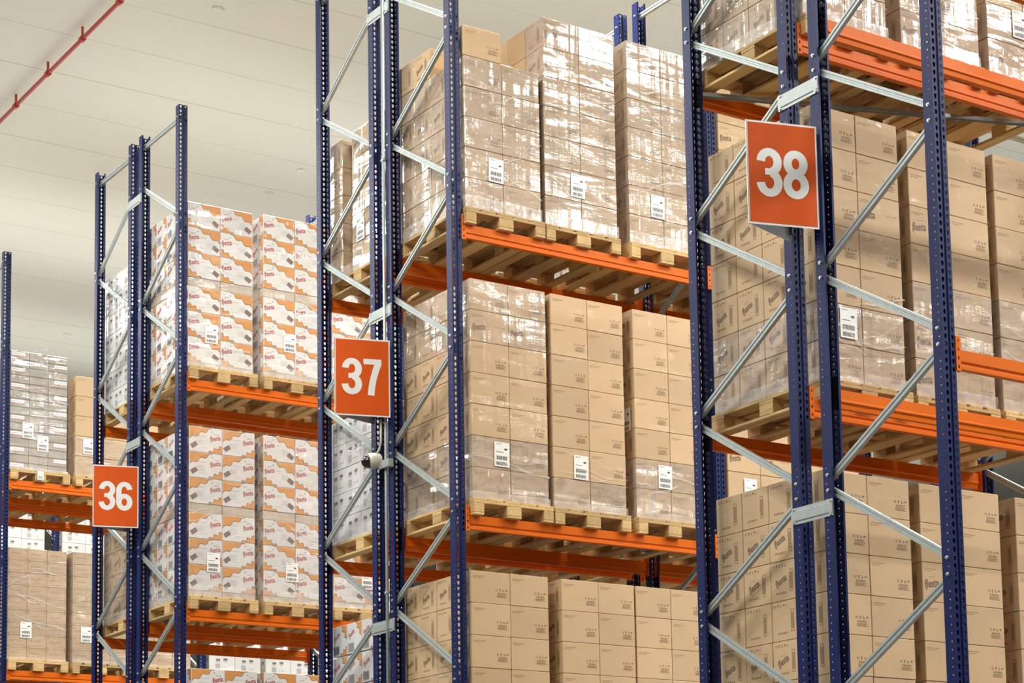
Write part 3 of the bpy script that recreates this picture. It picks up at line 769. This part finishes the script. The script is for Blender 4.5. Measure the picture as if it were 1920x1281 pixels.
ship(1.865-e, yf37+0.20, F-1.775, 'the flank of the third middle load beside sign 37', 0, -math.pi/2)
ship(0.384, yf38-e, F-2.262, 'the first middle load behind sign 38', 1)
ship(2.18, yf38-e, F+0.259, 'the third top load behind sign 38', 2)
ship(3.09, yf37-e, F-2.292, 'the nearest middle load seen through the row of sign 38', 0)
ship(0.145-e, yl-0.0+0, F, 'x', 0) if False else None
ship(0.145-e, W1+DP+SPI+0.51-0.56+0.585, F+0.19, 'the end top load of the far-side rack at sign 37', 1, -math.pi/2)
for (x, z, t, lv, n) in ((0.325, 0.222, 'first', 'top', 0), (1.245, 0.243, 'second', 'top', 1), (0.328, -2.30, 'first', 'middle', 2), (1.26, -2.33, 'second', 'middle', 0), (2.20, -2.34, 'third', 'middle', 1)):
    ship(x, y36p-0.56-e+(0.05 if (t, lv) == ('first', 'top') else 0), F+z, f'the {t} {lv} load between signs 36 and 37', n)
for (x, z, t, n) in ((0.289, 0.365, 'upper half of the first top load beyond sign 36', 0), (0.492, 0.212, 'first top load beyond sign 36, lower of its two', 1), (1.10, 0.235, 'second top load beyond sign 36', 2), (0.292, -2.28, 'first middle load beyond sign 36', 1), (1.09, -2.297, 'second middle load beyond sign 36', 0)):
    ship(x, y35p-0.56-e+(0.055 if 'first' in t else 0), F+z, f'the {t}', n)
ship(0.461, y35p-0.6-0.014-0.006, F-0.292, 'the pallet front under the first top load beyond sign 36', 1, 0, 0, 0.55)

# ------------------------------------------------------------------ number boards
def stroke(mb, T, pts, t, mat, closed=False):
    n = len(pts)
    for i in range(n if closed else n-1):
        pass
    def nrm(i):
        a = pts[(i-1) % n if closed else max(i-1, 0)]; b = pts[(i+1) % n if closed else min(i+1, n-1)]
        dx, dy = b[0]-a[0], b[1]-a[1]; l = math.hypot(dx, dy); return (-dy/l*t/2, dx/l*t/2)
    for i in range(n if closed else n-1):
        j = (i+1) % n; p, q = pts[i], pts[j]; a, b = nrm(i), nrm(j)
        mb.poly([T(p[0]+a[0], p[1]+a[1]), T(p[0]-a[0], p[1]-a[1]), T(q[0]-b[0], q[1]-b[1]), T(q[0]+b[0], q[1]+b[1])], mat)
def arc(cx, cy, rx, ry, a0, a1, n=22): return [(cx+rx*math.cos(math.radians(a0+(a1-a0)*i/n)), cy+ry*math.sin(math.radians(a0+(a1-a0)*i/n))) for i in range(n+1)]
def digit(mb, T, ch, t=0.165, U=None):
    if ch == '3':
        stroke(mb, T, arc(0.25, 0.715, 0.165, 0.205, 178, -75), t, 'sign_white'); stroke(mb, U, arc(0.245, 0.29, 0.172, 0.21, 78, -178), t, 'sign_white')
        V = lambda u, v: tuple((2*a-b) for a, b in zip(U(u, v), T(u, v)))
        mb.poly([V(0.16, 0.445), V(0.30, 0.445), V(0.30, 0.58), V(0.16, 0.58)], 'sign_white')
    if ch == '8':
        stroke(mb, T, arc(0.25, 0.725, 0.158, 0.195, 0, 360, 36)[:-1], t, 'sign_white', True); stroke(mb, U, arc(0.25, 0.285, 0.172, 0.205, 0, 360, 36)[:-1], t, 'sign_white', True)
    if ch == '6':
        stroke(mb, T, arc(0.255, 0.295, 0.165, 0.21, 0, 360, 36)[:-1], t, 'sign_white', True)
        stroke(mb, U, arc(0.255, 0.68, 0.168, 0.238, 12, 180) + [(0.087, 0.6), (0.087, 0.45), (0.088, 0.3)], t, 'sign_white')
    if ch == '7':
        stroke(mb, T, [(0.02, 0.925), (0.47, 0.925)], 0.15, 'sign_white')
        stroke(mb, U, [(0.40, 0.90), (0.33, 0.70), (0.265, 0.45), (0.225, 0.22), (0.205, 0.0)], t, 'sign_white')
def number_board(row, num):
    yb = ROWY[row]; h = 0.692; zb = FLOOR-1.885
    root = tag(link('number_board', None, None, (0, yb, zb)), f'angled orange number board with white {num} on the blue uprights', 'sign', 'orange number boards')
    nose = Vector((-0.485, 1.147)); 
    for k, end in enumerate((Vector((-0.010, 1.003)), Vector((-0.010, 1.291)))):
        a, b = (nose, end) if k == 0 else (end, nose)
        d = (b-a); L = d.length; d.normalize(); nrm = Vector((d.y, -d.x))      # outward
        T = lambda off: (lambda u, v: (a.x+d.x*u+nrm.x*off, a.y+d.y*u+nrm.y*off, v))
        mb = MB()
        t0, t1 = T(-0.004), T(0.0)
        q0 = [t0(0, 0), t0(L, 0), t0(L, h), t0(0, h)]; q1 = [t1(0, 0), t1(L, 0), t1(L, h), t1(0, h)]
        mb.poly(q1, 'sign_white'); mb.poly(q0[::-1], 'sign_edge')
        for i in range(4): mb.poly([q0[i], q0[(i+1) % 4], q1[(i+1) % 4], q1[i]], 'sign_white')
        p = link('panel', mb.mesh('panel'), root)
        mb = MB(); rect(mb, T(0.0012), 0.013, L-0.013, 0.013, h-0.013, 'sign'); p2 = link('orange_field', mb.mesh('orange_field'), p); p2['label'] = 'orange printed field'
        mb = MB(); hh = 0.325; T3 = T(0.0022); T4 = T(0.0030)
        for c, u0 in ((num[0], 0.068), (num[1], 0.252)):
            digit(mb, lambda u, v: T3(u0+u*0.355, 0.188+v*hh), c, U=lambda u, v: T4(u0+u*0.355, 0.188+v*hh))
        p3 = link('number', mb.mesh('number'), p); p3['label'] = f'white number {num}'
    for y0 in (1.003, 1.268):
        mb = MB(); mb.box(-0.012, -0.001, y0, y0+0.022, 0.05, h-0.05, 'sign_edge'); link('mounting_strip', mb.mesh('mounting_strip'), root)
for row, num in ((38, '38'), (37, '37'), (36, '36')): number_board(row, num)

# ------------------------------------------------------------------ camera, conduit, pipe, tie rod
mb = MB()
yc = W1+1.079
mb.tube([(-0.016, yc, 0.6), (-0.016, yc, 10.5)], 0.014, 'galv', 12)
cd = tag(link('electrical_conduit', mb.mesh('electrical_conduit', True)), 'pale conduit pipe running up between the blue uprights at sign 37', 'conduit')
for z in (1.5, 3.0, 4.5, 6.6, 8.4, 10.0):
    mb = MB(); mb.box(-0.032, -0.002, yc-0.024, yc+0.024, z-0.012, z+0.012, 'galv', 0.003); link('pipe_clip', mb.mesh('pipe_clip'), cd)
root = tag(link('security_camera', None, None, (-0.09, W1+1.19, FLOOR-2.245)), 'small beige camera with black lens dome on blue upright below sign 37', 'camera')
mb = MB(); ax = Vector((-0.93, 0.28, -0.16)).normalized()
pr = [(-0.085, 0.02), (-0.08, 0.052), (-0.06, 0.068), (0.0, 0.072), (0.03, 0.07), (0.034, 0.06)]
mb.tube([ax*p[0] for p in pr], [p[1] for p in pr], 'beige', 24); link('body', mb.mesh('body', True), root)
mb = MB(); pr = [(0.03, 0.060), (0.052, 0.058), (0.076, 0.046), (0.094, 0.026), (0.10, 0.004)]
mb.tube([ax*p[0] for p in pr], [p[1] for p in pr], 'black', 20); link('lens_dome', mb.mesh('lens_dome', True), root)['label'] = 'black lens dome'
mb = MB(); mb.box(0.032, 0.045, -0.22, -0.05, -0.085, -0.012, 'galv', 0.003); mb.box(0.045, 0.088, -0.22, -0.155, -0.085, -0.012, 'galv', 0.003); link('mounting_bracket', mb.mesh('mounting_bracket'), root)
mb = MB(); mb.tube([(0.02, -0.02, 0.05), (0.03, -0.07, 0.09), (0.028, -0.105, 0.15), (0.028, -0.108, 0.36)], 0.010, 'beige', 10); link('cable', mb.mesh('cable', True), root)
# red sprinkler pipe
PX, PZ = -0.10, FLOOR+4.35
mb = MB(); mb.tube([(PX, -25, PZ), (PX, 45, PZ)], 0.024, 'red', 12)
pp = tag(link('sprinkler_pipe', mb.mesh('sprinkler_pipe', True)), 'thin red sprinkler pipe running across the white ceiling', 'pipe')
mbc = MB(); mbc.tube([(0, -0.035, 0), (0, 0.035, 0)], 0.038, 'red', 12); mbc.box(-0.012, 0.012, -0.012, 0.012, 0.02, CEIL-PZ, 'red')
CPL = mbc.mesh('pipe_coupling')
for k in range(-30, 26): 
    y = 12.66+1.165*k
    if -24 < y < 44: link('pipe_coupling', CPL, pp, (PX, y, PZ))
# small pale brackets fixed to the ceiling seams
mb = MB(); mb.box(-0.07, 0.07, -0.02, 0.02, -0.03, 0, 'lampbody', 0.006); mb.box(-0.02, 0.02, -0.045, 0.045, -0.02, 0, 'lampbody', 0.004); BR = mb.mesh('ceiling_bracket')
for (x, y, t) in ((4.26, 17.66, 'right of the dark streak above sign 36'), (4.24, 16.58, 'nearer the boards of sign 37'), (1.06, 12.50, 'above the tallest load beside sign 37'), (4.28, 27.05, 'low above the row beyond sign 36'), (4.28, 25.95, 'above the second load beyond sign 36')):
    tag(link('ceiling_bracket', BR, None, (x, y, CEIL)), f'tiny pale bracket on a ceiling seam, {t}', 'ceiling bracket', 'tiny ceiling brackets')
# flat tie under the top level of row 38
mb = MB()
a, b = Vector((0.115, 2.326, FLOOR-0.455)), Vector((2.62, 1.43, FLOOR-0.455)); d = (b-a).normalized(); n = Vector((-d.y, d.x, 0))*0.022
prof = [(-1, 0.0), (-1, 0.028), (1, 0.028), (1, 0.0), (0.85, 0.0), (0.85, 0.024), (-0.85, 0.024), (-0.85, 0.0)]
mb.prism(prof, lambda p, l: tuple(a+d*l+n*p[0]+Vector((0, 0, p[1]-0.03))), 0, (b-a).length, 'galv')
tag(link('tie_brace', mb.mesh('tie_brace')), 'grey flat tie bar crossing under the top pallets behind sign 38', 'tie bar')

# the brown cartons hidden inside, under and behind the shown ones
mb = MB(); BODY = MB(); BODY.box(-0.1905, 0.1905, 0, 0.277, 0, 0.268, 'brown', 0.0035)
for (x, y, z) in MASS: mb.faces([(a*0.995+x, b+y+0.0015, c+z+0.0008) for a, b, c in BODY.v], BODY.f, 'brown')
o = tag(link('stacked_cartons', mb.mesh('stacked_cartons')), 'remaining brown cartons inside and below the stacked loads of signs 37 and 38', 'cartons'); o['kind'] = 'stuff'; o.color = (0.1, 0.15, 0, 1)
